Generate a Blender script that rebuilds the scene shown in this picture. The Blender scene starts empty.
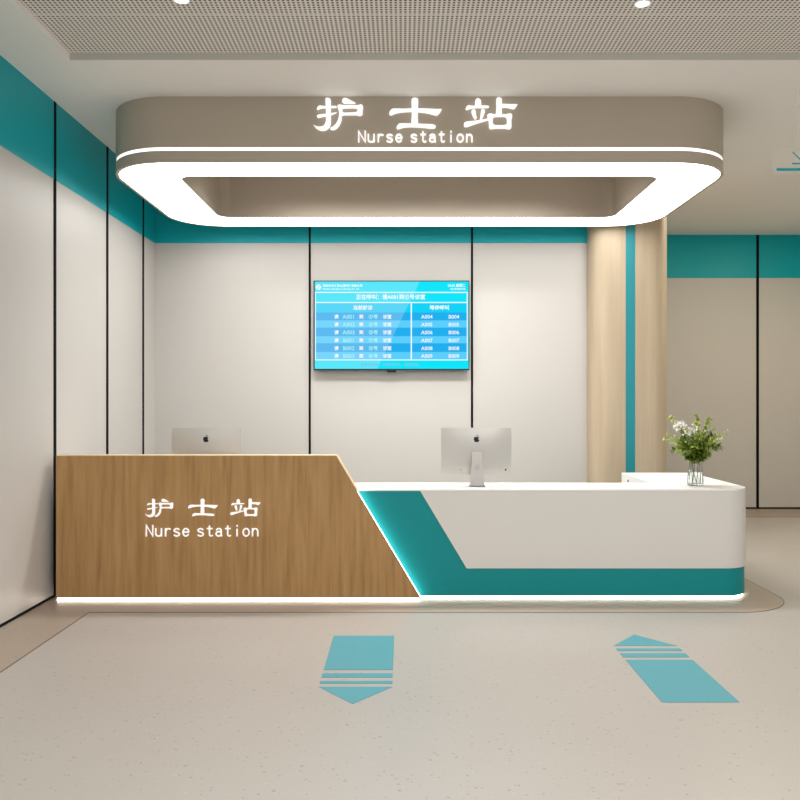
import bpy, bmesh, math, random
from mathutils import Vector, Matrix
R = random.Random(7)
S = bpy.context.scene
COL = S.collection
PI = math.pi
H = 1.4            # eye height
F = 820.0          # focal length in pixels of the 800 px frame
CE = 3.522         # ceiling height
XL = -2.48         # left wall

# ---------------------------------------------------------------- materials
def mat(name, col, rough=.5, metal=0., spec=.5, emit=None, es=0.):
    m = bpy.data.materials.new(name); m.use_nodes = True
    b = m.node_tree.nodes['Principled BSDF']
    b.inputs['Base Color'].default_value = (*col, 1)
    b.inputs['Roughness'].default_value = rough
    b.inputs['Metallic'].default_value = metal
    b.inputs['Specular IOR Level'].default_value = spec
    if emit:
        b.inputs['Emission Color'].default_value = (*emit, 1)
        b.inputs['Emission Strength'].default_value = es
    return m

def N(m, t, **kw):
    n = m.node_tree.nodes.new(t)
    for k, v in kw.items(): setattr(n, k, v)
    return n
def L(m, a, b): m.node_tree.links.new(a, b)
def math_node(m, op, a, b=None):
    n = N(m, 'ShaderNodeMath', operation=op)
    for i, v in enumerate((a, b)):
        if v is None: continue
        if isinstance(v, (int, float)): n.inputs[i].default_value = v
        else: L(m, v, n.inputs[i])
    return n.outputs[0]
def mix_col(m, fac, a, b):
    n = N(m, 'ShaderNodeMix', data_type='RGBA')
    if isinstance(fac, (int, float)): n.inputs[0].default_value = fac
    else: L(m, fac, n.inputs[0])
    for i, v in ((6, a), (7, b)):
        if isinstance(v, tuple): n.inputs[i].default_value = (*v, 1)
        else: L(m, v, n.inputs[i])
    return n.outputs[2]
def coords(m, scale=(1, 1, 1)):
    t = N(m, 'ShaderNodeTexCoord'); mp = N(m, 'ShaderNodeMapping')
    mp.inputs['Scale'].default_value = scale
    L(m, t.outputs['Object'], mp.inputs['Vector'])
    return mp.outputs['Vector']
def noise(m, vec, scale, detail=3, rough=.5):
    n = N(m, 'ShaderNodeTexNoise')
    n.inputs['Scale'].default_value = scale; n.inputs['Detail'].default_value = detail
    n.inputs['Roughness'].default_value = rough
    L(m, vec, n.inputs['Vector']); return n.outputs['Fac']
def ramp(m, fac, stops):
    n = N(m, 'ShaderNodeValToRGB'); e = n.color_ramp.elements
    while len(e) < len(stops): e.new(.5)
    for k, (p, c) in enumerate(stops):
        e[k].position = p; e[k].color = (*c, 1)
    L(m, fac, n.inputs['Fac']); return n.outputs['Color']
def bsdf(m): return m.node_tree.nodes['Principled BSDF']

def terrazzo(name, base, base2, dark, light, rough):
    m = mat(name, base, rough, spec=.4)
    v = coords(m)
    c = mix_col(m, noise(m, v, 1.1, 2), base, base2)
    fine = noise(m, v, 60, 4)
    c = mix_col(m, math_node(m, 'MULTIPLY', fine, .14), c, dark)
    warp = N(m, 'ShaderNodeVectorMath', operation='ADD')
    L(m, v, warp.inputs[0])
    nz = N(m, 'ShaderNodeTexNoise'); nz.inputs['Scale'].default_value = 45
    L(m, v, nz.inputs['Vector'])
    sc = N(m, 'ShaderNodeVectorMath', operation='SCALE'); sc.inputs['Scale'].default_value = .02
    L(m, nz.outputs['Color'], sc.inputs[0]); L(m, sc.outputs[0], warp.inputs[1])
    for s_, th, cc, amt in ((40, .17, dark, .6), (27, .13, dark, .5), (29, .12, light, .10)):
        vo = N(m, 'ShaderNodeTexVoronoi'); vo.inputs['Scale'].default_value = s_
        vo.inputs['Randomness'].default_value = 1
        L(m, warp.outputs[0], vo.inputs['Vector'])
        sel = N(m, 'ShaderNodeSeparateColor'); L(m, vo.outputs['Color'], sel.inputs[0])
        keep = math_node(m, 'GREATER_THAN', sel.outputs[0], .55)
        spot = math_node(m, 'LESS_THAN', vo.outputs['Distance'], math_node(m, 'MULTIPLY', sel.outputs[1], th * 1.6))
        f = math_node(m, 'MULTIPLY', math_node(m, 'MULTIPLY', keep, spot), amt)
        c = mix_col(m, f, c, cc)
    L(m, c, bsdf(m).inputs['Base Color'])
    r = noise(m, v, .9, 2)
    L(m, math_node(m, 'ADD', math_node(m, 'MULTIPLY', r, .10), rough - .05), bsdf(m).inputs['Roughness'])
    return m

def wood(name, a, b, c_, sx=12., sz=.8, rough=.5):
    m = mat(name, a, rough, spec=.3)
    v = coords(m, (sx, sx, sz))
    g = noise(m, v, 2.2, 5, .55)
    c = ramp(m, g, [(.30, b), (.5, a), (.72, c_)])
    v2 = coords(m, (70, 70, 1.4))
    pores = noise(m, v2, 3.0, 3, .6)
    pf = ramp(m, pores, [(.40, (1, 1, 1)), (.62, (0, 0, 0))])
    c = mix_col(m, math_node(m, 'MULTIPLY', pf, .22), c, b)
    v3 = coords(m, (5, 5, .8))
    wv = N(m, 'ShaderNodeTexWave', wave_type='BANDS', bands_direction='X')
    wv.inputs['Scale'].default_value = 1.1; wv.inputs['Distortion'].default_value = 6
    wv.inputs['Detail'].default_value = 2.5; wv.inputs['Detail Scale'].default_value = .8
    L(m, v3, wv.inputs['Vector'])
    c = mix_col(m, math_node(m, 'MULTIPLY', wv.outputs['Fac'], .05), c, b)
    L(m, c, bsdf(m).inputs['Base Color'])
    return m

def subtle(name, col, rough, amt=.03, scale=2., spec=.4):
    m = mat(name, col, rough, spec=spec)
    v = coords(m)
    d = tuple(x * (1 - amt * 2) for x in col); l = tuple(min(1, x * (1 + amt)) for x in col)
    L(m, mix_col(m, noise(m, v, scale, 3), d, l), bsdf(m).inputs['Base Color'])
    return m

M = {}
M['wall'] = subtle('wall_cream', (.54, .514, .485), .42, .015, 1.2)
M['teal'] = subtle('teal_panel', (.002, .38, .44), .4, .03, 1.5, .25)
M['teal_desk'] = subtle('teal_laminate', (.003, .255, .27), .45, .02, 2, .25)
M['teal_strip'] = subtle('teal_strip', (.012, .26, .31), .45, .02, 2)
M['black'] = subtle('black_joint', (.006, .006, .007), .9, .05, 8, .1)
M['ceiling'] = subtle('ceiling_paint', (.88, .865, .83), .8, .01, 1)
M['floor'] = terrazzo('floor_vinyl', (.385, .355, .325), (.42, .39, .36), (.24, .19, .14), (.8, .77, .72), .36)
M['border'] = terrazzo('border_vinyl', (.325, .265, .21), (.36, .295, .235), (.20, .15, .10), (.62, .56, .48), .42)
M['edge'] = subtle('border_edge', (.17, .125, .09), .5, .05, 5)
M['oak'] = wood('oak_veneer', (.435, .25, .098), (.335, .185, .068), (.51, .31, .14))
M['oak_edge'] = wood('oak_edge', (.60, .45, .29), (.52, .37, .22), (.66, .51, .35))
M['maple'] = wood('maple_veneer', (.50, .40, .285), (.45, .35, .235), (.55, .45, .33), 5, .35, .5)
M['white'] = subtle('white_solid_surface', (.88, .87, .85), .3, .005, 3)
M['desk_white'] = subtle('warm_white_laminate', (.71, .68, .635), .4, .008, 3)
M['taupe'] = subtle('taupe_paint', (.465, .395, .315), .45, .015, 2)
M['light'] = mat('diffuser', (.9, .9, .9), .5, emit=(1, .985, .96), es=5.2)
M['strip'] = mat('led_strip', (.9, .9, .9), .5, emit=(1, .98, .95), es=1.1)
M['led'] = mat('plinth_led', (.9, .9, .9), .5, emit=(1, .90, .79), es=13)
M['led_cool'] = mat('edge_led', (.9, .9, .9), .5, emit=(1, .97, .92), es=5.5)
M['letter'] = mat('lit_letter', (.5, .5, .5), .5, spec=.1, emit=(1, .99, .97), es=.85)
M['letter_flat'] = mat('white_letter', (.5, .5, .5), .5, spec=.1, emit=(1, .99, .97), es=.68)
M['spot'] = mat('spot_diffuser', (.9, .9, .9), .5, emit=(1, .98, .95), es=2.2)
M['alu'] = subtle('aluminium', (.54, .52, .49), .38, .01, 6)
bsdf(M['alu']).inputs['Metallic'].default_value = .35
M['alu_dark'] = subtle('aluminium_shade', (.40, .40, .41), .45, .01, 6)
M['alu_stand'] = subtle('aluminium_stand', (.46, .44, .42), .4, .01, 6)
bsdf(M['alu_stand']).inputs['Metallic'].default_value = .3
M['emblem'] = subtle('black_gloss', (.006, .006, .007), .25, .05, 9)
M['screen_off'] = subtle('dark_glass', (.01, .011, .013), .15, .05, 3)
M['decal'] = subtle('turquoise_decal', (.06, .29, .345), .45, .02, 3)
M['chrome'] = subtle('steel_rod', (.6, .58, .55), .3, .02, 10)
bsdf(M['chrome']).inputs['Metallic'].default_value = .8

# ---------------------------------------------------------------- mesh helpers
def obj(name, bm, m, parent=None, smooth=None, loc=None, rz=0):
    bmesh.ops.recalc_face_normals(bm, faces=bm.faces)
    me = bpy.data.meshes.new(name); bm.to_mesh(me); bm.free()
    if isinstance(m, str): m = M[m]
    me.materials.append(m)
    if smooth is not None:
        for p in me.polygons: p.use_smooth = True
        me.set_sharp_from_angle(angle=math.radians(smooth))
    o = bpy.data.objects.new(name, me); COL.objects.link(o)
    if parent: o.parent = parent
    if loc: o.location = loc
    o.rotation_euler.z = rz
    return o
def tag(o, label, cat, group=None):
    o['label'] = label; o['category'] = cat
    if group: o['group'] = group
    return o
def thing(name, label, cat, loc=(0, 0, 0), group=None):
    o = bpy.data.objects.new(name, None); COL.objects.link(o); o.location = loc
    o.empty_display_size = .1
    return tag(o, label, cat, group)
def struct(o):
    o['kind'] = 'structure'; return o
def box(bm, x0, x1, y0, y1, z0, z1):
    v = [bm.verts.new((x, y, z)) for x in (x0, x1) for y in (y0, y1) for z in (z0, z1)]
    for f in ((0, 1, 3, 2), (4, 6, 7, 5), (0, 4, 5, 1), (2, 3, 7, 6), (0, 2, 6, 4), (1, 5, 7, 3)):
        bm.faces.new([v[i] for i in f])
    return bm
def bx(*a): return box(bmesh.new(), *a)
def prism(bm, pts, z0, z1):               # polygon in plan, extruded upwards
    a = [bm.verts.new((x, y, z0)) for x, y in pts]; b = [bm.verts.new((x, y, z1)) for x, y in pts]
    bm.faces.new(a[::-1]); bm.faces.new(b)
    for i in range(len(pts)):
        j = (i + 1) % len(pts); bm.faces.new((a[i], a[j], b[j], b[i]))
    return bm
def slab(bm, pts, y0, y1):                # polygon in elevation (x, z), extruded in depth
    a = [bm.verts.new((x, y0, z)) for x, z in pts]; b = [bm.verts.new((x, y1, z)) for x, z in pts]
    bm.faces.new(a[::-1]); bm.faces.new(b)
    for i in range(len(pts)):
        j = (i + 1) % len(pts); bm.faces.new((a[i], a[j], b[j], b[i]))
    return bm
def ring(bm, o, i, z0, z1):               # shell between two plan outlines of equal count
    n = len(o)
    V = [[bm.verts.new((x, y, z)) for x, y in p] for p, z in ((o, z0), (o, z1), (i, z1), (i, z0))]
    for k in range(n):
        j = (k + 1) % n
        for a in range(4):
            b = (a + 1) % 4
            bm.faces.new((V[a][k], V[a][j], V[b][j], V[b][k]))
    return bm
def rrect(x0, x1, y0, y1, r, n=14):
    out = []
    for cx, cy, a0 in ((x1 - r, y0 + r, -90), (x1 - r, y1 - r, 0), (x0 + r, y1 - r, 90), (x0 + r, y0 + r, 180)):
        for k in range(n + 1):
            a = math.radians(a0 + 90 * k / n)
            out.append((cx + r * math.cos(a), cy + r * math.sin(a)))
    return out
def lathe(bm, prof, n=32, c=(0, 0, 0), cap=True):
    rows = [[bm.verts.new((c[0] + r * math.cos(2 * PI * k / n), c[1] + r * math.sin(2 * PI * k / n), c[2] + z)) for k in range(n)] for r, z in prof]
    for a, b in zip(rows, rows[1:]):
        for k in range(n): bm.faces.new((a[k], a[(k + 1) % n], b[(k + 1) % n], b[k]))
    if cap:
        bm.faces.new(rows[0][::-1]); bm.faces.new(rows[-1])
    return bm
def tube(bm, pts, r0, r1=None, n=7):
    r1 = r0 if r1 is None else r1
    pts = [Vector(p) for p in pts]; rows = []
    for i, p in enumerate(pts):
        d = (pts[min(i + 1, len(pts) - 1)] - pts[max(i - 1, 0)]).normalized()
        u = d.cross(Vector((.3, .9, .2))).normalized(); w = d.cross(u)
        r = r0 + (r1 - r0) * i / (len(pts) - 1)
        rows.append([bm.verts.new(p + (u * math.cos(2 * PI * k / n) + w * math.sin(2 * PI * k / n)) * r) for k in range(n)])
    for a, b in zip(rows, rows[1:]):
        for k in range(n): bm.faces.new((a[k], a[(k + 1) % n], b[(k + 1) % n], b[k]))
    bm.faces.new(rows[0][::-1]); bm.faces.new(rows[-1])
    return bm
def smooth_loop(pts, sub=3):              # closed Catmull-Rom
    n = len(pts); out = []
    for i in range(n):
        p0, p1, p2, p3 = (Vector(pts[(i + k) % n]) for k in (-1, 0, 1, 2))
        for s in range(sub):
            t = s / sub
            q = .5 * ((2 * p1) + (p2 - p0) * t + (2 * p0 - 5 * p1 + 4 * p2 - p3) * t * t + (3 * p1 - p0 - 3 * p2 + p3) * t ** 3)
            out.append((q.x, q.y))
    return out
def inset(pts, d):                        # move a closed outline inwards (negative: outwards)
    n = len(pts); area_ = sum(pts[i][0] * pts[(i + 1) % n][1] - pts[(i + 1) % n][0] * pts[i][1] for i in range(n))
    s_ = 1 if area_ > 0 else -1; out = []
    for i in range(n):
        a = Vector(pts[i - 1]); b = Vector(pts[(i + 1) % n]); t = (b - a).normalized()
        out.append((pts[i][0] - t.y * d * s_, pts[i][1] + t.x * d * s_))
    return out
def shape_mesh(loops, thick):             # filled outline (holes allowed) in the XZ plane, front at y = 0
    cu = bpy.data.curves.new('shape', 'CURVE'); cu.dimensions = '2D'; cu.fill_mode = 'BOTH'
    cu.extrude = thick / 2
    for lp in loops:
        sp = cu.splines.new('POLY'); sp.points.add(len(lp) - 1); sp.use_cyclic_u = True
        for p, (x, y) in zip(sp.points, lp): p.co = (x, y, 0, 1)
    o = bpy.data.objects.new('shape', cu); COL.objects.link(o)
    me = bpy.data.meshes.new_from_object(o.evaluated_get(bpy.context.evaluated_depsgraph_get()))
    bpy.data.objects.remove(o); bpy.data.curves.remove(cu)
    me.transform(Matrix.Rotation(PI / 2, 4, 'X'))
    me.transform(Matrix.Translation((0, -thick / 2, 0)))
    return me
def add_mesh(bm, me):
    bm.from_mesh(me); bpy.data.meshes.remove(me)
def at(px, py, d):                        # where a feature measured in the photograph stands at depth d
    return (px - 403) * d / F, H + (400 - py) * d / F

# ---------------------------------------------------------------- the room
BW, FW = 8.2, 10.54          # back wall and the far wall beyond the column
XR = 5.7; Y0 = -1.6
BAND = 2.968
fl = struct(obj('floor', bx(XL - .1, XR + .1, Y0, FW + .1, -.1, 0), 'floor'))

wl = struct(obj('wall_left', bx(XL - .1, XL, Y0, BW, 0, CE + .05), 'wall'))
struct(obj('teal_band', bx(XL, XL + .003, Y0, BW, BAND, CE), 'teal', wl))
for y in (.75, 1.77, 2.79, 3.81, 4.82, 5.836, 6.87, 7.82):
    w = .018 if y < 6 else .02
    struct(obj('panel_joint', bx(XL, XL + .006, y - w, y + w, 0, CE), 'black', wl))
bl = struct(obj('baseboard_left', bx(XL, XL + .008, Y0, BW, 0, .018), 'black'))

wb = struct(obj('wall_back', bx(XL - .1, 2.3, BW, FW, 0, CE + .05), 'wall'))
struct(obj('teal_band', bx(XL + .003, 2.25, BW - .003, BW, BAND, CE), 'teal', wb))
for px in (309.8, 472.0):
    x, _ = at(px, 0, BW)
    struct(obj('panel_joint', bx(x - .0105, x + .0105, BW - .006, BW, 0, CE), 'black', wb))

wf = struct(obj('wall_far', bx(2.3, XR + .1, FW, FW + .1, 0, CE + .05), 'wall'))
struct(obj('teal_band', bx(2.3, XR, FW - .003, FW, BAND, CE), 'teal', wf))
for px in (757.5,):
    x, _ = at(px, 0, FW)
    struct(obj('panel_joint', bx(x - .017, x + .017, FW - .006, FW, 0, CE), 'black', wf))
struct(obj('baseboard_far', bx(2.3, XR, FW - .008, FW, 0, .022), 'black'))
wr = struct(obj('wall_right', bx(XR, XR + .1, Y0, FW, 0, CE + .05), 'wall'))
struct(obj('teal_band', bx(XR - .003, XR, Y0, FW, BAND, CE), 'teal', wr))

# ceiling with a shallow recess that holds the perforated panels
RX, RY, RD = -2.078, 5.118, .041
RX1 = 5.0
bm = bmesh.new()
box(bm, XL - .1, RX, Y0, RY, CE, CE + .12)
box(bm, XL - .1, XR + .1, RY, FW + .1, CE, CE + .12)
box(bm, RX1, XR + .1, Y0, RY, CE, CE + .12)
ce = struct(obj('ceiling', bm, 'ceiling'))
mp = mat('perforated_panel', (.82, .79, .74), .7, spec=.3)
tc = N(mp, 'ShaderNodeTexCoord'); sx = N(mp, 'ShaderNodeSeparateXYZ'); L(mp, tc.outputs['Object'], sx.inputs[0])
P = .0265
fx = math_node(mp, 'SUBTRACT', math_node(mp, 'FRACT', math_node(mp, 'DIVIDE', sx.outputs[0], P)), .5)
fy = math_node(mp, 'SUBTRACT', math_node(mp, 'FRACT', math_node(mp, 'DIVIDE', sx.outputs[1], P)), .5)
d2 = math_node(mp, 'ADD', math_node(mp, 'MULTIPLY', fx, fx), math_node(mp, 'MULTIPLY', fy, fy))
hole = math_node(mp, 'LESS_THAN', d2, .30 ** 2)
seam = math_node(mp, 'GREATER_THAN', math_node(mp, 'FRACT', math_node(mp, 'DIVIDE', math_node(mp, 'SUBTRACT', RY - .014, sx.outputs[1]), .5)), .014)
hole = math_node(mp, 'MULTIPLY', hole, seam)
L(mp, mix_col(mp, hole, (.82, .79, .74), (.09, .07, .05)), bsdf(mp).inputs['Base Color'])
M['perf'] = mp
struct(obj('perforated_panel', bx(RX - .02, RX1 + .02, Y0, RY + .02, CE + RD, CE + RD + .03), 'perf', ce))

M['riser_tone'] = subtle('recess_edge_tone', (.58, .55, .50), .7, .01, 2)
struct(obj('edge_strip', bx(RX, RX1, RY - .004, RY, CE, CE + RD), 'riser_tone', ce))  # darker strip across the far riser of the recess
# darker flooring border along the walls and round the desk
def arc(cx, cy, r, a0, a1, n=16):
    return [(cx + r * math.cos(math.radians(a0 + (a1 - a0) * k / n)), cy + r * math.sin(math.radians(a0 + (a1 - a0) * k / n))) for k in range(n + 1)]
BX, BY, BR = -2.072, 5.402, 2.672
e_in = [(BX, Y0), (BX, BY)] + arc(BR - .46, BY + .46, .46, -90, 0) + [(BR, FW - .74), (XR, FW - .74)]
def offset_path(p, d):
    out = []
    for i, q in enumerate(p):
        a = Vector(p[max(i - 1, 0)]); b = Vector(p[min(i + 1, len(p) - 1)]); q = Vector(q)
        t1 = (q - a).normalized() if (q - a).length > 1e-6 else (b - q).normalized()
        t2 = (b - q).normalized() if (b - q).length > 1e-6 else t1
        n1 = Vector((-t1.y, t1.x)); n2 = Vector((-t2.y, t2.x)); n = (n1 + n2).normalized()
        out.append(tuple(q + n * d / max(.35, n.dot(n1))))
    return out
outer = [(XR, FW), (2.3, FW), (2.3, BW), (XL, BW), (XL, Y0)]
struct(obj('trim_1', prism(bmesh.new(), e_in + outer, .0002, .0022), 'border'))
e2 = offset_path(e_in, -.007)
struct(obj('trim_2', prism(bmesh.new(), e_in + e2[::-1], .0002, .003), 'edge'))

# ---------------------------------------------------------------- column
cx0, cx1, cy0, cy1 = 1.84, 2.598, 7.93, 8.66
col = thing('column', 'pale wood clad column with a narrow vertical teal strip, behind the counter', 'column', ((cx0 + cx1) / 2, 8.0, 0))
def local(bm, o): bmesh.ops.translate(bm, vec=-Vector(o.location), verts=bm.verts); return bm
sL, _ = at(625.7, 0, cy0); sR, _ = at(635.4, 0, cy0)
rr = .17
left = [(sL, cy0), (sL, BW - .006), (cx0, BW - .006)] + arc(cx0 + rr, cy0 + rr, rr, 180, 270)
obj('cladding', local(prism(bmesh.new(), left, 0, CE), col), 'maple', col, 40)
right = [(sR, BW - .006), (sR, cy0)] + arc(cx1 - rr, cy0 + rr, rr, -90, 0) + [(cx1, cy1), (2.302, cy1), (2.302, BW - .006)]
obj('cladding', local(prism(bmesh.new(), right, 0, CE), col), 'maple', col, 40)
st = obj('teal_strip', local(bx(sL, sR, cy0 + .006, BW - .006, 0, CE), col), 'teal_strip', col)
st['label'] = 'narrow teal strip set between the two wood faces'

# ---------------------------------------------------------------- writing: three characters and the latin line
CH = [
 ((310, 90), [
  [[(200,112),(212,100),(235,96),(262,106),(277,124),(281,150),(280,300),(280,420),(270,480),(232,525),(170,545),(110,530),(68,497),(40,455),(88,478),(140,480),(182,465),(203,420),(208,380),(206,250)]],
  [[(85,250),(92,228),(108,208),(130,196),(160,204),(250,208),(345,206),(350,234),(250,238),(150,246),(102,264),(88,262)]],
  [[(85,345),(92,330),(112,322),(150,315),(210,310),(290,300),(355,290),(345,305),(280,335),(150,362),(112,370),(94,362)]],
  [[(422,145),(428,122),(440,105),(465,97),(510,113),(560,140),(610,170),(590,181),(520,180),(460,180),(432,166)]],
  [[(362,230),(363,204),(388,186),(440,194),(540,197),(640,195),(672,185),(700,195),(713,225),(706,262),(705,308),(697,335),(662,345),(620,336),(530,335),(430,340),(427,385),(410,442),(380,490),(342,524),(300,535),(266,522),(268,500),(310,475),(350,430),(374,370),(384,310),(374,262)],
   [(442,247),(530,243),(615,245),(630,265),(615,287),(530,292),(448,294),(436,270)]],
 ]),
 ((380, 90), [
  [[(415,135),(430,106),(465,95),(500,106),(516,140),(510,240),(507,340),(505,445),(418,445),(418,340),(418,240)]],
  [[(118,312),(124,282),(150,252),(185,240),(300,242),(415,240),(515,238),(650,242),(760,247),(828,249),(813,284),(783,322),(757,339),(715,333),(640,312),(515,296),(400,290),(260,303),(190,320),(152,338),(126,332)]],
  [[(215,500),(226,470),(250,445),(285,437),(420,440),(600,445),(700,452),(740,466),(748,488),(735,508),(690,515),(560,502),(430,496),(330,500),(275,513),(242,523),(222,516)]],
 ]),
 ((460, 90), [
  [[(198,148),(213,116),(240,103),(268,116),(285,145),(280,215),(205,215)]],
  [[(70,248),(84,216),(112,196),(155,203),(250,202),(335,200),(378,205),(395,220),(380,236),(335,240),(205,240),(140,250),(98,265),(76,262)]],
  [[(148,288),(158,262),(185,250),(208,262),(215,290),(222,340),(228,370),(215,388),(195,388),(175,360),(158,322)]],
  [[(278,268),(298,246),(325,254),(338,280),(325,330),(305,370),(292,402),(260,402),(268,345)]],
  [[(48,462),(54,432),(80,415),(130,410),(260,395),(380,372),(380,398),(340,415),(250,440),(135,480),(82,495),(56,486)]],
  [[(480,125),(494,99),(525,92),(553,104),(565,132),(560,230),(558,335),(480,335),(481,230)]],
  [[(553,180),(660,182),(767,184),(760,212),(737,243),(710,255),(640,237),(553,229)]],
  [[(360,342),(374,313),(410,305),(460,317),(530,318),(600,317),(660,305),(692,316),(701,348),(691,400),(691,488),(680,515),(650,523),(600,516),(530,514),(460,516),(415,523),(390,510),(384,480),(377,400)],
   [(452,365),(480,358),(540,357),(598,358),(620,380),(623,430),(610,455),(588,462),(540,463),(472,462),(447,445),(440,405)]],
 ])]
def arcp(cx, cy, rx, ry, a0, a1, n=10):
    return [(cx + rx * math.cos(math.radians(a0 + (a1 - a0) * k / n)), cy + ry * math.sin(math.radians(a0 + (a1 - a0) * k / n))) for k in range(n + 1)]
W_, X_ = .60, .70    # letter width and x-height, cap height = 1
def bowl(x0=0., x1=W_, y0=0., y1=X_, a0=0, a1=360, n=24): return arcp((x0 + x1) / 2, (y0 + y1) / 2, (x1 - x0) / 2, (y1 - y0) / 2, a0, a1, n)
LAT = {
 'N': [[(0, 0), (0, 1), (W_, 0), (W_, 1)]],
 'u': [[(.03, X_), (.03, .22)] + arcp(.25, .22, .22, .22, 180, 270, 6) + arcp(.33, .22, .22, .22, 270, 350, 6), [(.56, X_), (.56, 0)]],
 'r': [[(.10, X_), (.10, 0)], [(.10, .40)] + arcp(.38, .38, .27, .31, 165, 55, 8)],
 's': [arcp(.29, .525, .24, .165, 25, 180, 10) + [(.10, .44), (.29, .36), (.50, .27)] + arcp(.29, .175, .255, .175, 15, -155, 12)],
 'e': [[(.04, .37), (.56, .37)] + bowl(.03, .57, 0, X_, 5, 325, 26)],
 't': [[(.27, .95), (.27, .18)] + arcp(.42, .17, .15, .16, 180, 290, 8) + [(.54, .05)], [(.06, X_), (.52, X_)]],
 'a': [arcp(.29, .50, .23, .20, 160, 0, 10) + [(.52, .12), (.56, 0)], bowl(.04, .52, 0, .42, 60, 330, 18) + [(.52, .16)], [(.30, .415), (.52, .40)]],
 'i': [[(.30, .64), (.30, 0)], [(.30, .90), (.30, 1.0)]],
 'o': [bowl(.02, .58, 0, X_, 0, 360, 28)],
 'n': [[(.05, X_), (.05, 0)], [(.05, .42)] + arcp(.30, .42, .24, .27, 165, 0, 10) + [(.54, 0)]],
}
def ribbon_mesh(bm, pts, w, y0, y1):
    pts = [Vector(p) for p in pts]; rows = []
    n = len(pts); closed = (pts[0] - pts[-1]).length < 1e-5
    for i, p in enumerate(pts):
        a = pts[i - 1] if i else (pts[-2] if closed else p); b = pts[i + 1] if i < n - 1 else (pts[1] if closed else p)
        t1 = (p - a).normalized() if (p - a).length > 1e-9 else (b - p).normalized()
        t2 = (b - p).normalized() if (b - p).length > 1e-9 else t1
        n1 = Vector((-t1.y, t1.x)); n2 = Vector((-t2.y, t2.x)); nn = n1 + n2
        nn = nn.normalized() if nn.length > 1e-6 else n1
        k = w / 2 / max(.45, nn.dot(n1))
        q = Vector(p)
        if not closed and i == 0: q = p - t2 * w * .3
        if not closed and i == n - 1: q = p + t1 * w * .3
        rows.append([bm.verts.new((v.x, yy, v.y)) for yy in (y0, y1) for v in (q + nn * k, q - nn * k)])
    for a, b in zip(rows, rows[1:]):
        for i, j in ((0, 1), (1, 3), (3, 2), (2, 0)): bm.faces.new((a[i], a[j], b[j], b[i]))
    if not closed:
        bm.faces.new([rows[0][i] for i in (0, 2, 3, 1)]); bm.faces.new([rows[-1][i] for i in (0, 1, 3, 2)])

def write_sign(parent, d, chmap, tx, ty, pitch, cap, m, thick=.012):
    # chmap: maps measured picture positions of the strokes to this sign
    po = Vector((0, 0, 0)); q = parent
    while q: po += Vector(q.location); q = q.parent
    for (ox, oy), strokes in CH:
        bm = bmesh.new()
        for loops in strokes:
            lp = [[tuple(Vector(at(*chmap(ox + x / 13.333, oy + y / 13.333), d - thick)) - Vector((po.x, po.z))) for x, y in inset(smooth_loop(l), -5.5 if k_ else 5.5)] for k_, l in enumerate(loops)]
            add_mesh(bm, shape_mesh(lp, thick))
        o = obj('character', bm, m, parent); o.location.y = d - po.y
    for k, c in enumerate('Nurse station'):
        if c == ' ': continue
        bm = bmesh.new(); s = cap * d / F
        x, z = at(tx + pitch * (k - (.37 if k > 5 else 0)), ty, d - thick)
        for st_ in LAT[c]:
            ribbon_mesh(bm, [(x - po.x + a * s, z - po.z + b * s) for a, b in st_], .125 * s, -thick, 0)
        o = obj('letter', bm, m, parent); o.location.y = d - po.y

# ---------------------------------------------------------------- reception desk
D0, D1, ZB, ZT = 5.714, 5.772, .02, .772      # wood front, counter front, underside, top
DR, RXI, RXO, RY1 = 6.226, 1.893, 2.474, 7.077
desk = thing('reception_desk', 'long reception desk with raised wood front at left and white and teal counter at right', 'reception desk', (0, 5.9, 0))
def dl(bm): return local(bm, desk)
rc = .21
def lshape(inset, x0, back=0.):
    f, xo = D1 + inset, RXO - inset
    r = max(.02, rc - inset)
    return [(x0, DR - back), (x0, f)] + arc(xo - r, f + r, r, -90, 0, 18) + [(xo, RY1 - inset), (RXI + inset, RY1 - inset), (RXI + inset, DR - back)]
obj('counter_body', dl(prism(bmesh.new(), lshape(0, -2.41), ZB, .761)), 'teal_desk', desk, 30)['label'] = 'teal counter body showing as a slanted band and a low stripe'
obj('inner_face', dl(bx(RXI - .006, RXI, DR, RY1, ZB, .761)), 'white', desk)
obj('lock', dl(lathe(bmesh.new(), [(.011, 0), (.011, .004)], 16)), 'black', desk)
lk = desk.children[-1]
lk.rotation_euler = (0, -PI / 2, 0)
bmx = lk.data; bmx.transform(Matrix.Translation(Vector(desk.location)))
lk.location = (RXI - .006, 6.87 - 5.9, .722)
# worktop: white slab, rounded front right corner
w = lshape(-.006, -2.41)
obj('worktop', dl(prism(bmesh.new(), w, .761, ZT)), 'white', desk, 30)
# white front panel: slanted left edge, wraps round the corner
bm = bmesh.new(); T = .008
xa, xb_ = (420.3 - 403) * D1 / F, (466.6 - 403) * D1 / F
zl = .216
xs = RXO - rc
slab(bm, [(xa, .760), (xb_, zl), (xs, zl), (xs, .760)], D1 - T, D1)
oc = arc(xs, D1 + rc, rc + T, -90, 0, 18) + [(RXO + T, RY1)]
ic = arc(xs, D1 + rc, rc, -90, 0, 18) + [(RXO, RY1)]
prism(bm, oc + ic[::-1], zl, .760)
bmesh.ops.remove_doubles(bm, verts=bm.verts, dist=1e-5)
obj('front_panel', dl(bm), 'desk_white', desk, 30)['label'] = 'warm white front panel with slanted left edge, wrapping round the corner'
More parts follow.
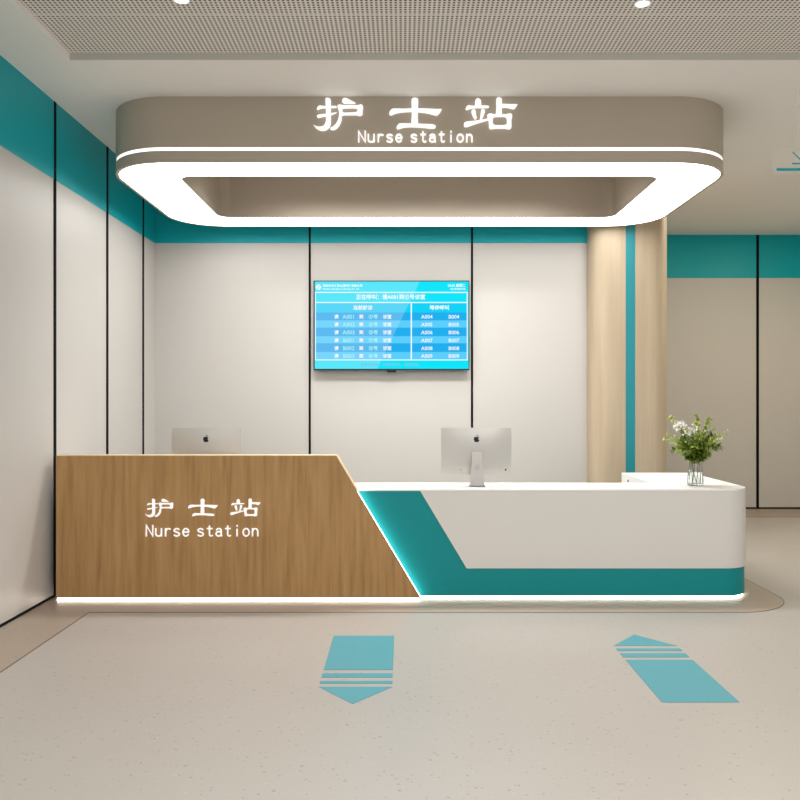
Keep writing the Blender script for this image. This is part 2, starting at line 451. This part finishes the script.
# raised wood front
bm = bmesh.new()
xw = -2.418; zt = 1.0098; xt, xbm = -.467, .124
def slx(z): return xt + (zt - z) * (xbm - xt) / (zt - ZB)
slab(bm, [(xw, ZB), (xbm, ZB), (slx(ZT), ZT), (xw, ZT)], D0, D0 + .012)
wf_ = obj('wood_front', dl(bm), 'oak', desk)
bm = bmesh.new()
slab(bm, [(xw, ZT), (slx(ZT), ZT), (xt, zt), (xw, zt)], D0, D0 + .012)
bm2 = obj('wood_front_upper', dl(bm), 'oak', desk)
# one veneer sheet: join both faces
b_ = bmesh.new(); b_.from_mesh(wf_.data); b_.from_mesh(bm2.data)
bpy.data.objects.remove(bm2); bmesh.ops.remove_doubles(b_, verts=b_.verts, dist=1e-5); b_.to_mesh(wf_.data); b_.free()
bm = bmesh.new()
slab(bm, [(xw, ZT), (slx(ZT) - .002, ZT), (xt - .002, zt), (xw, zt)], D0 + .012, D0 + .125)
obj('wood_ledge', dl(bm), 'oak_edge', desk)
# pale edge trim over top and slanted end
bm = bmesh.new(); e = .004
slab(bm, [(xw, zt), (xw, zt + e), (xt + e * .5, zt + e), (slx(ZT) + e, ZT + .001), (slx(ZT), ZT + .001), (xt, zt)], D0, D0 + .125)
obj('edge_strip', dl(bm), 'oak_edge', desk)['label'] = 'pale wood edge along top and slanted end'
# led strips
bm = bmesh.new()
def slq(z, dx): return (slx(z) + dx, z)
slab(bm, [slq(ZB + .005, -.008), slq(ZB + .005, -.0005), slq(.758, -.0005), slq(.758, -.008)], D0 + .013, D1 - .001)
obj('light_strip', dl(bm), 'led_cool', desk)['label'] = 'glowing light strip along the slanted wood edge'
bm = bmesh.new()
slab(bm, [(xw, ZB + .005), slq(ZB + .005, -.012), slq(.758, -.012), (xw, .758)], D0 + .012, D1)
obj('backing_board', dl(bm), 'oak_edge', desk)
prism_pts = lshape(.07, -2.40, .03)
obj('plinth', dl(prism(bmesh.new(), prism_pts, 0, ZB - .0005)), 'desk_white', desk, 30)
path = [(.10, D1 + .014)] + arc(RXO - .014 - .196, D1 + .014 + .196, .196, -90, 0, 14) + [(RXO - .014, RY1 - .1)]
obj('light_strip', dl(prism(bmesh.new(), path + offset_path(path, .006)[::-1], .003, ZB - .003)), 'led', desk)['label'] = 'glowing light strip under the counter'
obj('light_strip', dl(bx(xw + .004, .112, D0 + .012, D0 + .018, .003, ZB - .003)), 'led', desk)['label'] = 'glowing light strip under the wood front'
sg = lambda x, y: ((x - 313) * .565 + 144.9, 498.4 + (y - 97) * .565)
write_sign(desk, D0, sg, 146.2, 536.1, 9.09, 10.7, M['letter_flat'], .006)

# ---------------------------------------------------------------- ceiling canopy
CX0, CX1, CY0, CY1, CR = -2.145, 2.39, 5.733, 7.878, .47
IX0, IX1, IY0, IY1, IR = -1.662, 1.905, 6.113, 7.464, .10
ZC = 3.064
can = thing('ceiling_canopy', 'large taupe rounded canopy with glowing underside and white lettering, hung over the reception desk', 'canopy', (.11, 6.8, CE))
def cl(bm): return local(bm, can)
def outl(i=0.): return rrect(CX0 + i, CX1 - i, CY0 + i, CY1 - i, CR - i)
def inl(i=0.): return rrect(IX0 - i, IX1 + i, IY0 - i, IY1 + i, IR + i)
obj('upper_band', cl(ring(bmesh.new(), outl(), outl(.03), 3.168, CE)), 'taupe', can, 30)
obj('lower_band', cl(ring(bmesh.new(), outl(), outl(.022), ZC, 3.143)), 'taupe', can, 30)
obj('light_strip', cl(ring(bmesh.new(), outl(.006), outl(.03), 3.143, 3.168)), 'strip', can, 30)['label'] = 'thin glowing white line round the canopy'
obj('light_panel', cl(ring(bmesh.new(), outl(.0222), inl(.0125), ZC + .003, ZC + .02)), 'light', can, 30)['label'] = 'glowing white underside'
obj('inner_wall', cl(ring(bmesh.new(), inl(), inl(.012), ZC, CE)), 'taupe', can, 30)
write_sign(can, CY0, lambda x, y: (x, y), 358.7, 141.6, 9.25, 10.7, M['letter'], .015)

# ---------------------------------------------------------------- television
TD = 8.12
tx, tz = at(391.5, 325.2, TD)
tv = thing('television', 'wall mounted television showing a blue patient call list', 'television', (tx, BW, tz))
def T_(px, py):
    x, z = at(px, py, TD); return x - tx, z - tz
def rect_poly(x0, y0, x1, y1):
    a, b = T_(x0, y1), T_(x1, y0); return a[0], b[0], a[1], b[1]
y_f = TD - BW
x0, x1, z0, z1 = rect_poly(313.6, 280.6, 469.4, 370.2)
bm = bmesh.new()
box(bm, x0, x1, y_f + .012, y_f + .05, z0, z1)
bev = .008
fo = [(x0, z0), (x1, z0), (x1, z1), (x0, z1)]; fi = [(x0 + bev, z0 + bev * 1.6), (x1 - bev, z0 + bev * 1.6), (x1 - bev, z1 - bev), (x0 + bev, z1 - bev)]
V = [[bm.verts.new((x, y, z)) for x, z in p] for p, y in ((fo, y_f + .012), (fo, y_f), (fi, y_f), (fi, y_f + .012))]
for k in range(4):
    for a in range(3): bm.faces.new((V[a][k], V[a][(k + 1) % 4], V[a + 1][(k + 1) % 4], V[a + 1][k]))
obj('frame', bm, 'emblem', tv)
obj('mount', bx(-.25, .25, y_f + .05, -.001, -.2, .2), 'black', tv)
a, b = T_(387, 372.3), T_(396, 369.5)
obj('sensor', bx(a[0], b[0], y_f + .004, y_f + .04, a[1], b[1]), 'emblem', tv)
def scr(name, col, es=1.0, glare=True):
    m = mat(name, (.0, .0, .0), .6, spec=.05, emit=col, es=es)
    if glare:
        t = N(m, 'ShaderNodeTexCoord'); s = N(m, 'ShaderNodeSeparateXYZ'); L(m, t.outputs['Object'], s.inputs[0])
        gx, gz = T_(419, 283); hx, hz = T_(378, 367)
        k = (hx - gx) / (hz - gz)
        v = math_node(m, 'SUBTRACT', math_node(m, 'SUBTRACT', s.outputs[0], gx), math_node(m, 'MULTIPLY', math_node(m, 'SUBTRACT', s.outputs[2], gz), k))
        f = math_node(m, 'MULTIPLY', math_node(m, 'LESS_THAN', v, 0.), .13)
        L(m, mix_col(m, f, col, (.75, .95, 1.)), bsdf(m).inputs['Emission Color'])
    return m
def scr_part(name, x0, y0, x1, y1, m, lift):
    a = rect_poly(x0, y0, x1, y1)
    return obj(name, bx(a[0], a[1], y_f + .011 - lift, y_f + .0115, a[2], a[3]), m, tv)
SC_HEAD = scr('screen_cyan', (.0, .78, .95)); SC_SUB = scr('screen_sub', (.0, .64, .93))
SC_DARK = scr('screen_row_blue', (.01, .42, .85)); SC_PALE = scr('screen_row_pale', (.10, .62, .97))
SC_W = scr('screen_white', (.95, .98, 1.), 1.0, False); SC_GREEN = scr('screen_green', (.45, 1., .92), .95, False)
SC_RED = scr('screen_red', (.22, .50, .78), 1.0, False)
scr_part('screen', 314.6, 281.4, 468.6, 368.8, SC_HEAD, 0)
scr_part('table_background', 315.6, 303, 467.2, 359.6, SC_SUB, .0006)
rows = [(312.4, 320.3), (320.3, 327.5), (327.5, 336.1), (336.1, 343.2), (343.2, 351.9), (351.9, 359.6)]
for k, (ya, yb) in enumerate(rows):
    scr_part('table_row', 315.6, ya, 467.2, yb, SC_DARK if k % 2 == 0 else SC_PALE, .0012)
for (xa_, ya, xb2, yb) in ((315, 291.8, 467.6, 292.8), (315, 301.9, 467.6, 302.9), (315, 359.4, 467.6, 360.3),
                           (315, 291.8, 315.8, 360.3), (466.9, 291.8, 467.7, 360.3), (410.7, 302.4, 411.9, 360)):
    scr_part('rule_line', xa_, ya, xb2, yb, SC_W, .0018)
def text_mesh(s, px, py, hpx, align='CENTER', bold=0.0):
    cu = bpy.data.curves.new('t', 'FONT'); cu.body = s; cu.align_x = align; cu.align_y = 'CENTER'
    cu.size = hpx * TD / F; cu.extrude = .0002; cu.offset = bold; cu.resolution_u = 2
    o = bpy.data.objects.new('t', cu); COL.objects.link(o)
    me = bpy.data.meshes.new_from_object(o.evaluated_get(bpy.context.evaluated_depsgraph_get()))
    bpy.data.objects.remove(o); bpy.data.curves.remove(cu)
    me.transform(Matrix.Rotation(PI / 2, 4, 'X'))
    x, z = T_(px, py)
    me.transform(Matrix.Translation((x, y_f + .008, z)))
    return me
def scr_text(name, items, m):
    for it in items:
        me = text_mesh(*it); me.name = name; me.materials.clear(); me.materials.append(m)
        o = bpy.data.objects.new(name, me); COL.objects.link(o); o.parent = tv
B = .0012
scr_text('heading_text', [('深圳市中汇实业通科技有限公司', 322.6, 285.8, 2.85, 'LEFT', B * .6), ('Shenzhen Zhonghui Technology Co., Ltd', 322.6, 288.9, 2.2, 'LEFT', B * .3),
                          ('15:23 星期二', 465.7, 285.6, 3.3, 'RIGHT', B * .6), ('2021年08月10日', 465.7, 289.0, 2.2, 'RIGHT', B * .4)], SC_W)
scr_text('calling_text', [('正在呼叫：', 369, 297.2, 5.3, 'CENTER', B), ('请A001到①号诊室', 403.8, 297.2, 5.3, 'CENTER', B)], SC_W)
scr_text('column_heading', [('当前就诊', 362.8, 307.9, 4.9, 'CENTER', B)], SC_W)
scr_text('column_heading', [('等待呼叫', 439.5, 307.9, 4.9, 'CENTER', B)], SC_W)
codes = ['A001', 'A002', 'A003', 'B001', 'B002', 'B003']
for k in range(6):
    y = (316.9, 324.7, 332.6, 340.6, 348.5, 356.2)[k]
    scr_text('row_text', [('请', 336.4, y, 4.4, 'CENTER', B), ('到', 361.2, y, 4.4, 'CENTER', B), ('诊室', 387.2, y, 4.4, 'CENTER', B),
                          ('A00%d' % (k + 4), 426.9, y, 5.3, 'CENTER', B * .5), ('B00%d' % (k + 4), 453.9, y, 5.3, 'CENTER', B * .5)], SC_W)
    scr_text('row_code', [(codes[k], 348.7, y, 5.7, 'CENTER', B * .5), ('①②③④⑤⑥'[k] + '号', 373.2, y, 4.8, 'CENTER', B * .9)], SC_GREEN)
scr_text('footer_text', [('请保持安静，', 371, 364.8, 3.5, 'CENTER', B * .2), ('按顺序就诊，', 393, 364.8, 3.5, 'CENTER', B * .2), ('谢谢配合。', 413, 364.8, 3.5, 'CENTER', B * .2)], SC_RED)
# round emblem of two arcs at the top left of the screen
bm = bmesh.new()
ex, ez = T_(318.4, 287.0); er = .027
add_mesh(bm, shape_mesh([[(ex + er * math.cos(a * PI / 14), ez + er * math.sin(a * PI / 14)) for a in range(28)]], .001))
o = obj('emblem', bm, SC_W, tv); o.location.y = y_f + .009
bm = bmesh.new()
ribbon_mesh(bm, [(ex + .018, ez + .012), (ex + .006, ez + .015), (ex - .006, ez + .010), (ex - .002, ez), (ex + .008, ez - .005), (ex + .004, ez - .014), (ex - .012, ez - .013)], .005, 0, .0006)
o = obj('emblem_curve', bm, SC_HEAD, tv); o.location.y = y_f + .0072

# ---------------------------------------------------------------- computers (seen from behind)
def make_computer(loc):
    t = thing('desktop_computer', '', 'computer', loc)
    Wd, Hd, zc = .514, .339, .255
    y0 = .03
    bm = bmesh.new(); nx, nz = 24, 16
    grid = []
    for j in range(nz + 1):
        row = []
        for i in range(nx + 1):
            u, v = i / nx * 2 - 1, j / nz * 2 - 1
            dpt = .012 + .026 * (1 - abs(u) ** 2.2) * (1 - abs(v) ** 2.4)
            row.append(bm.verts.new((u * Wd / 2, y0 - dpt, zc + v * Hd / 2)))
        grid.append(row)
    for j in range(nz):
        for i in range(nx): bm.faces.new((grid[j][i], grid[j][i + 1], grid[j + 1][i + 1], grid[j + 1][i]))
    rim = [grid[0][i] for i in range(nx + 1)] + [grid[j][nx] for j in range(1, nz + 1)] + [grid[nz][i] for i in range(nx - 1, -1, -1)] + [grid[j][0] for j in range(nz - 1, 0, -1)]
    fr = [bm.verts.new((v.co.x, y0, v.co.z)) for v in rim]
    for k in range(len(rim)):
        j = (k + 1) % len(rim); bm.faces.new((rim[k], rim[j], fr[j], fr[k]))
    bm.faces.new(fr)
    obj('housing', bm, 'alu', t, 30)
    obj('screen', bx(-Wd / 2 + .006, Wd / 2 - .006, y0, y0 + .002, zc - Hd / 2 + .06, zc + Hd / 2 - .006), 'screen_off', t)
    def back_y(x, z):
        u, v = x / (Wd / 2), (z - zc) / (Hd / 2)
        return y0 - (.012 + .026 * (1 - abs(u) ** 2.2) * (1 - abs(v) ** 2.4))
    # emblem: fruit outline with a bite and a leaf
    k = .0222
    body = [(0,.62),(.22,.74),(.5,.78),(.78,.6),(.62,.42),(.52,.16),(.6,-.16),(.86,-.36),(.7,-.72),(.46,-1.0),(.24,-1.02),(0,-.93),(-.24,-1.02),(-.5,-.98),(-.78,-.6),(-.92,-.1),(-.86,.4),(-.62,.7),(-.3,.76)]
    leaf = [(.0,.86),(.06,1.12),(.22,1.32),(.42,1.4),(.4,1.16),(.24,.94)]
    bm = bmesh.new()
    for lp in (body, leaf): add_mesh(bm, shape_mesh([[(x * k, z * k) for x, z in smooth_loop(lp, 3)]], .004))
    ez = zc + .088
    o = obj('emblem', bm, 'emblem', t); o.location = (0, back_y(0, ez) + .001, ez)
    # stand: bent sheet, neck leaning back and foot plate
    prof = [(.005, .245), (-.012, .247), (-.016, .232), (-.030, .16), (-.044, .07), (-.050, .025), (-.048, .008), (-.040, .004), (.02, .004), (.11, .004)]
    bm = bmesh.new(); rows = []
    for i, (y, z) in enumerate(prof):
        a = Vector(prof[max(i - 1, 0)]); b = Vector(prof[min(i + 1, len(prof) - 1)]); tt = (b - a).normalized()
        n = Vector((tt.y, -tt.x)) * -.004
        hw = .033 + (.052 - .033) * min(1, max(0, (.258 - z) / .24))
        if i >= 6: hw = .056
        rows.append([bm.verts.new((sx_ * hw, y + q * n.x, max(.0005, z + q * n.y))) for q in (-1, 1) for sx_ in (-1, 1)])
    for a, b in zip(rows, rows[1:]):
        for i, j in ((0, 1), (1, 3), (3, 2), (2, 0)): bm.faces.new((a[i], a[j], b[j], b[i]))
    bm.faces.new([rows[0][i] for i in (0, 2, 3, 1)]); bm.faces.new([rows[-1][i] for i in (0, 1, 3, 2)])
    s = obj('stand', bm, 'alu_stand', t, 40)
    bm = lathe(bmesh.new(), [(.019, 0), (.019, .003)], 24)
    h = obj('cable_hole', bm, 'alu_dark', s); h.rotation_euler = (PI / 2 - .15, 0, 0); h.location = (0, -.0355, .137)
    bm = lathe(bmesh.new(), [(.006, 0), (.006, .003)], 14)
    x_, z_ = .213, .118
    p = obj('power_button', bm, 'emblem', t); p.rotation_euler = (PI / 2, 0, 0); p.location = (x_, back_y(x_, z_) + .001, z_)
    for q in range(7):
        x_ = -.195 + q * .0135; y_ = back_y(x_, z_)
        o = obj('port', bx(x_ - .004, x_ + .004, y_ - .0008, y_ + .002, z_ - .0025, z_ + .0025), 'alu_dark' if q < 6 else 'emblem', t)
    return t
px_, _ = at(476.9, 0, 5.96)
pc = make_computer((px_, 5.985, ZT))
def copy_tree(o, parent=None):
    c = o.copy(); COL.objects.link(c)
    if parent: c.parent = parent
    for ch in list(o.children): copy_tree(ch, c)
    return c
pc2 = copy_tree(pc)
px_, _ = at(205.3, 0, 5.96)
pc2.location.x = px_
tag(pc, 'silver desktop computer seen from behind, standing on the white counter top', 'computer', 'desktop computers on the reception desk')
tag(pc2, 'silver desktop computer half hidden behind the raised wood front', 'computer', 'desktop computers on the reception desk')

# ---------------------------------------------------------------- vase and bouquet
VX, VY = 2.15, 6.03
gl = bpy.data.materials.new('clear_glass'); gl.use_nodes = True
b = bsdf(gl); b.inputs['Base Color'].default_value = (.90, .925, .93, 1); b.inputs['Roughness'].default_value = .02
b.inputs['Transmission Weight'].default_value = 1; b.inputs['IOR'].default_value = 1.42
M['glass'] = gl
wt = bpy.data.materials.new('water'); wt.use_nodes = True
b = bsdf(wt); b.inputs['Base Color'].default_value = (.95, .98, .97, 1); b.inputs['Roughness'].default_value = .0
b.inputs['Transmission Weight'].default_value = 1; b.inputs['IOR'].default_value = 1.33
M['water'] = wt
vase = thing('glass_vase', 'clear faceted glass vase on the right end of the white counter', 'vase', (VX, VY, ZT + .0006))
prof = [(.045, .0), (.0575, .004), (.057, .05), (.052, .10), (.044, .14), (.045, .172), (.041, .172), (.040, .14), (.047, .10), (.051, .05), (.050, .014)]
bm = lathe(bmesh.new(), prof, 16)
obj('vessel', bm, 'glass', vase, 15)
obj('water', lathe(bmesh.new(), [(.048, .0145), (.0495, .05), (.0465, .09), (.0455, .099)], 16), 'water', vase, 30)

def leafmat(name, a, b):
    m = mat(name, a, .5, spec=.3)
    L(m, mix_col(m, noise(m, coords(m), 30, 2), a, b), bsdf(m).inputs['Base Color'])
    return m
M['leaf_dark'] = leafmat('leaf_dark', (.13, .20, .025), (.20, .28, .04))
M['leaf_mid'] = leafmat('leaf_mid', (.27, .38, .045), (.36, .46, .075))
M['leaf_light'] = leafmat('leaf_light', (.42, .52, .12), (.50, .58, .18))
M['stem'] = leafmat('stem_green', (.06, .11, .02), (.10, .16, .03))
M['petal'] = leafmat('petal_white', (.80, .80, .74), (.88, .87, .82))
M['bud'] = leafmat('bud_yellow', (.60, .60, .12), (.70, .68, .2))
def leaf(bm, p, d, up, ln, wd):
    d = d.normalized(); s = d.cross(up)
    if s.length < .1: s = d.cross(Vector((1, .2, .1)))
    s.normalize(); n = s.cross(d)
    rows = []
    for t, w_, h in ((0, .12, 0), (.25, .8, .05), (.5, 1, .07), (.78, .62, .03), (1, .04, -.08)):
        c = p + d * ln * t + n * ln * h
        rows.append([bm.verts.new(c + s * wd * w_ * k / 2 + n * wd * w_ * .18 * abs(k)) for k in (-1, 0, 1)])
    for a, b in zip(rows, rows[1:]):
        for i in range(2): bm.faces.new((a[i], a[i + 1], b[i + 1], b[i]))
bq = thing('bouquet', 'loose bouquet of leafy green sprigs and small white blossoms in the glass vase', 'bouquet', (VX, VY, ZT))
def sprig(k, tip, kind, label):
    a = k * 2.399
    foot = .006 + .022 * ((k * .618) % 1)
    base = Vector((foot * math.cos(a), foot * math.sin(a), .018))
    tipv = Vector(tip)
    lean = Vector((tipv.x, tipv.y, 0)); lean = lean.normalized() * .027 if lean.length > .027 else lean
    neck = Vector((lean.x, lean.y, .175))
    pts = []; n = 16
    for i in range(n + 1):
        t = i / n
        if t < .34: q = base.lerp(neck, t / .34)
        else:
            u = (t - .34) / .66
            ctrl = neck + (neck - base).normalized() * (tipv - neck).length * .5
            q = neck * (1 - u) ** 2 + ctrl * 2 * u * (1 - u) + tipv * u * u
        pts.append(q)
    name = {'dark': 'leafy_sprig', 'mid': 'leafy_sprig', 'light': 'fern_sprig', 'flower': 'blossom_sprig', 'bud': 'budding_sprig'}[kind]
    t = obj(name, tube(bmesh.new(), pts if (label and k % 2 == 0) else pts[5:], .0021, .0009, 6), 'stem', bq, 60)
    if label: t['label'] = label
    bm = bmesh.new()
    up = pts[5:]
    for i, p in enumerate(up):
        f = i / (len(up) - 1)
        if kind == 'flower' and f > .8: continue
        d = (pts[min(i + 6, n)] - pts[i + 4]).normalized()
        nxt = pts[min(i + 6, n)]
        for q in range(7 if kind != 'light' else 8):
            g = R.uniform(0, 2 * PI)
            side = d.orthogonal().normalized(); side.rotate(Matrix.Rotation(g, 3, d))
            dd = d * R.uniform(.2, .9) + side * R.uniform(.6, 1)
            ln = {'dark': R.uniform(.036, .066), 'mid': R.uniform(.034, .060), 'light': R.uniform(.024, .044), 'flower': R.uniform(.03, .055), 'bud': R.uniform(.026, .044)}[kind] * (1.35 - .65 * f)
            wd = ln * (.24 if kind == 'light' else .44)
            leaf(bm, p.lerp(nxt, R.random()), dd, Vector((0, 0, 1)), ln, wd)
    obj('foliage', bm, {'dark': 'leaf_dark', 'mid': 'leaf_mid', 'light': 'leaf_light', 'flower': 'leaf_mid', 'bud': 'leaf_mid'}[kind], t, 60)
    if kind == 'flower':
        bm = bmesh.new()
        for q in range(44):
            c = tipv + Vector((R.gauss(0, .034), R.gauss(0, .02), R.gauss(-.004, .022)))
            nrm = Vector((R.uniform(-1, 1), R.uniform(-1.3, .3), R.uniform(-.3, 1))).normalized()
            o1 = nrm.orthogonal().normalized()
            for s_ in range(5):
                r_ = o1.copy(); r_.rotate(Matrix.Rotation(s_ * 2 * PI / 5, 3, nrm))
                leaf(bm, c, r_ + nrm * .35, nrm, .0105, .009)
        obj('blossom', bm, 'petal', t, 60)
    if kind == 'bud':
        bm = bmesh.new()
        for q in range(10):
            c = tipv + Vector((R.gauss(0, .012), R.gauss(0, .008), R.gauss(0, .012)))
            bmesh.ops.create_icosphere(bm, subdivisions=1, radius=R.uniform(.005, .008), matrix=Matrix.Translation(c))
        obj('bud', bm, 'bud', t, 60)
def tp(px, py, dy=0.):
    x, z = at(px, py, VY + dy); return (x - VX, dy, z - ZT)
specs = [
 (tp(671, 419.5, -.02), 'bud', 'budding sprig with yellow tip at upper left'),
 (tp(696.5, 417, .03), 'mid', 'tall upright green sprig'),
 (tp(709, 420, .05), 'mid', 'tall green sprig right of the middle'),
 (tp(727, 432, -.02), 'light', 'thin pale sprig reaching far right'),
 (tp(664.5, 438, -.02), 'light', 'thin pale sprig reaching far left'),
 (tp(679, 425, -.06), 'flower', 'white blossom cluster at upper left'),
 (tp(692, 430, -.09), 'flower', 'white blossom cluster near the middle'),
 (tp(696, 424.5, -.02), 'bud', 'short budding sprig with yellow tip'),
 (tp(719, 447, -.03), 'dark', 'dark leafy sprig bending to the lower right'),
 (tp(673, 450, -.03), 'dark', 'dark leafy sprig bending to the lower left'),
]
for (x, y, dy) in ((681, 441, -.08), (700, 443, -.10), (711, 437, .02), (690, 450, -.11), (707, 453, -.10)):
    specs.append((tp(x, y, dy), 'dark', None))
for (x, y, dy) in ((688, 434, -.05), (704, 434, -.05), (713, 444, -.06), (679, 447, -.08), (695, 446, -.13), (716, 436, .03)):
    specs.append((tp(x, y, dy), 'mid', None))
for (x, y, dy) in ((671, 441, -.08), (687, 441, -.13), (701, 438, -.12), (668, 434, .04), (721, 440, -.09), (714, 429, .05), (679, 452, -.12), (711, 450, -.13)):
    specs.append((tp(x, y, dy), 'light', None))
for k, (tip, kind, lab) in enumerate(specs):
    sprig(k, tip, kind, lab)

# ---------------------------------------------------------------- floor arrows
def floor_pt(px, py): d = F * H / (py - 400); return ((px - 403) * d / F, d)
def arrow(polys, names, label):
    c = floor_pt(*polys[0][0])
    t = thing('floor_arrow', label, 'floor marking', (c[0], c[1], 0), 'turquoise arrows on the floor')
    for nm, p in zip(names, polys):
        q = [floor_pt(*v) for v in p]
        obj(nm, local(prism(bmesh.new(), q, .0005, .0018), t), 'decal', t)
def bar(xl, xr, ya, yb):          # rectangle on the floor between two rows of the photograph
    return xl, xr, ya, yb
def arrow_xy(x0, x1, shaft, stripes, head, tip, label):
    f = lambda py: F * H / (py - 400)
    t = thing('floor_arrow', label, 'floor marking', ((x0 + x1) / 2, f(shaft[0]), 0), 'turquoise arrows on the floor')
    obj('shaft', local(bx(x0, x1, min(map(f, shaft)), max(map(f, shaft)), .0005, .0018), t), 'decal', t)
    for s in stripes: obj('stripe', local(bx(x0, x1, min(map(f, s)), max(map(f, s)), .0005, .0018), t), 'decal', t)
    obj('arrow_head', local(prism(bmesh.new(), [(x0, f(head)), (x1, f(head)), ((x0 + x1) / 2, f(tip))], .0005, .0018), t), 'decal', t)
arrow_xy(-.4115, -.052, (636, 670.1), ((673.5, 677.7), (681.1, 683.8)), 687.0, 704.2, 'turquoise floor arrow pointing towards the viewer, left of centre')
arrow_xy(1.198, 1.559, (660, 702.5), ((653.4, 657.4), (648.6, 651.1)), 646.0, 634.8, 'turquoise floor arrow pointing towards the reception desk, on the right')

# ---------------------------------------------------------------- ceiling downlights
def make_downlight(x, y, label):
    t = thing('downlight', label, 'ceiling light', (x, y, CE + RD), 'recessed ceiling downlights')
    obj('trim_ring', lathe(bmesh.new(), [(.046, 0), (.046, -.004), (.037, -.005), (.037, 0)], 32, cap=False), 'white', t, 40)
    obj('diffuser', lathe(bmesh.new(), [(.0365, -.001), (.0365, -.0035)], 32), 'spot', t, 40)
    return t
d1 = make_downlight(1.305, 4.47, 'small round white downlight in the perforated ceiling, right of the canopy lettering')
d2_ = copy_tree(d1); d2_.location.x = -1.197; d2_.location.y = 4.43
d2_['label'] = 'small round white downlight in the perforated ceiling, above the left part of the canopy'

# ---------------------------------------------------------------- hanging sign
SD = 5.58
hs = thing('hanging_sign', 'clear hanging sign panel with teal arrow and underline at the upper right', 'sign', (3.1, SD, CE))
acr = mat('clear_acrylic', (.97, .95, .92), .05, spec=.12)
bsdf(acr).inputs['Alpha'].default_value = .06
M['acrylic'] = acr
x0, z0 = at(772.8, 173, SD); _, z1 = at(0, 146.5, SD)
def hl(bm): return local(bm, hs)
obj('panel', hl(bx(x0, x0 + 1.2, SD, SD + .008, z0, z1)), 'acrylic', hs)
xa_, zb = at(776.5, 169.6, SD)
obj('underline', hl(bx(xa_, x0 + 1.18, SD - .003, SD, zb - .009, zb + .009)), 'teal', hs)
bm = bmesh.new()
p0 = at(792.5, 152, SD); p1 = at(804.5, 163.6, SD)
ribbon_mesh(bm, [p0, p1], .007, SD - .003, SD)
ribbon_mesh(bm, [(p0[0], p1[1]), p1, (p1[0], p0[1])], .009, SD - .003, SD)
obj('arrow', hl(bm), 'teal', hs)
for x in (at(794.2, 0, SD)[0], at(797.2, 0, SD)[0], x0 + 1.03, x0 + 1.05):
    obj('wire', hl(tube(bmesh.new(), [(x, SD + .004, z1 - .002), (x, SD + .004, CE)], .002, n=8)), 'ceiling', hs, 40)

# ---------------------------------------------------------------- light
wd = bpy.data.worlds.new('World'); S.world = wd; wd.use_nodes = True
bg = wd.node_tree.nodes['Background']
bg.inputs[0].default_value = (1.0, .99, .98, 1); bg.inputs[1].default_value = 1.1
def area(name, loc, size, power, col=(1, .982, .96), rot=(0, 0, 0), sy=None, spread=None):
    l = bpy.data.lights.new(name, 'AREA'); l.energy = power; l.color = col
    l.shape = 'DISK' if sy is None else 'RECTANGLE'; l.size = size
    if sy: l.size_y = sy
    if spread: l.spread = math.radians(spread)
    o = bpy.data.objects.new(name, l); COL.objects.link(o); o.location = loc; o.rotation_euler = rot
    return o
# unseen downlights added for brightness, in the hall and the corridor beyond the column
for x in (-1.197, 1.305, 3.8):
    for y in (2.0, -.2):
        area('fill_downlight', (x, y, CE + RD - .012), .07, 40)
# unseen linear lamp added inside the canopy's opening to brighten the lower back wall
area('canopy_fill', (.12, 6.78, CE - .006), 2.5, 77, sy=.3, spread=128)
for x in (3.6, 5.0):
    area('fill_downlight', (x, 8.3, CE - .012), .07, 32, (1, .87, .65))  # unseen, added to brighten and warm the far wall

# ---------------------------------------------------------------- camera
cd = bpy.data.cameras.new('Camera'); cam = bpy.data.objects.new('Camera', cd); COL.objects.link(cam)
cam.location = (0, 0, H); cam.rotation_euler = (PI / 2, 0, 0)
cd.sensor_width = 36; cd.lens = 36 * F / 800; cd.shift_x = -3 / 800; cd.shift_y = 0
cd.clip_start = .05; cd.clip_end = 100
S.camera = cam
S.view_settings.view_transform = 'Standard'; S.view_settings.look = 'None'
S.view_settings.exposure = 0; S.view_settings.gamma = 1; S.view_settings.use_curve_mapping = False
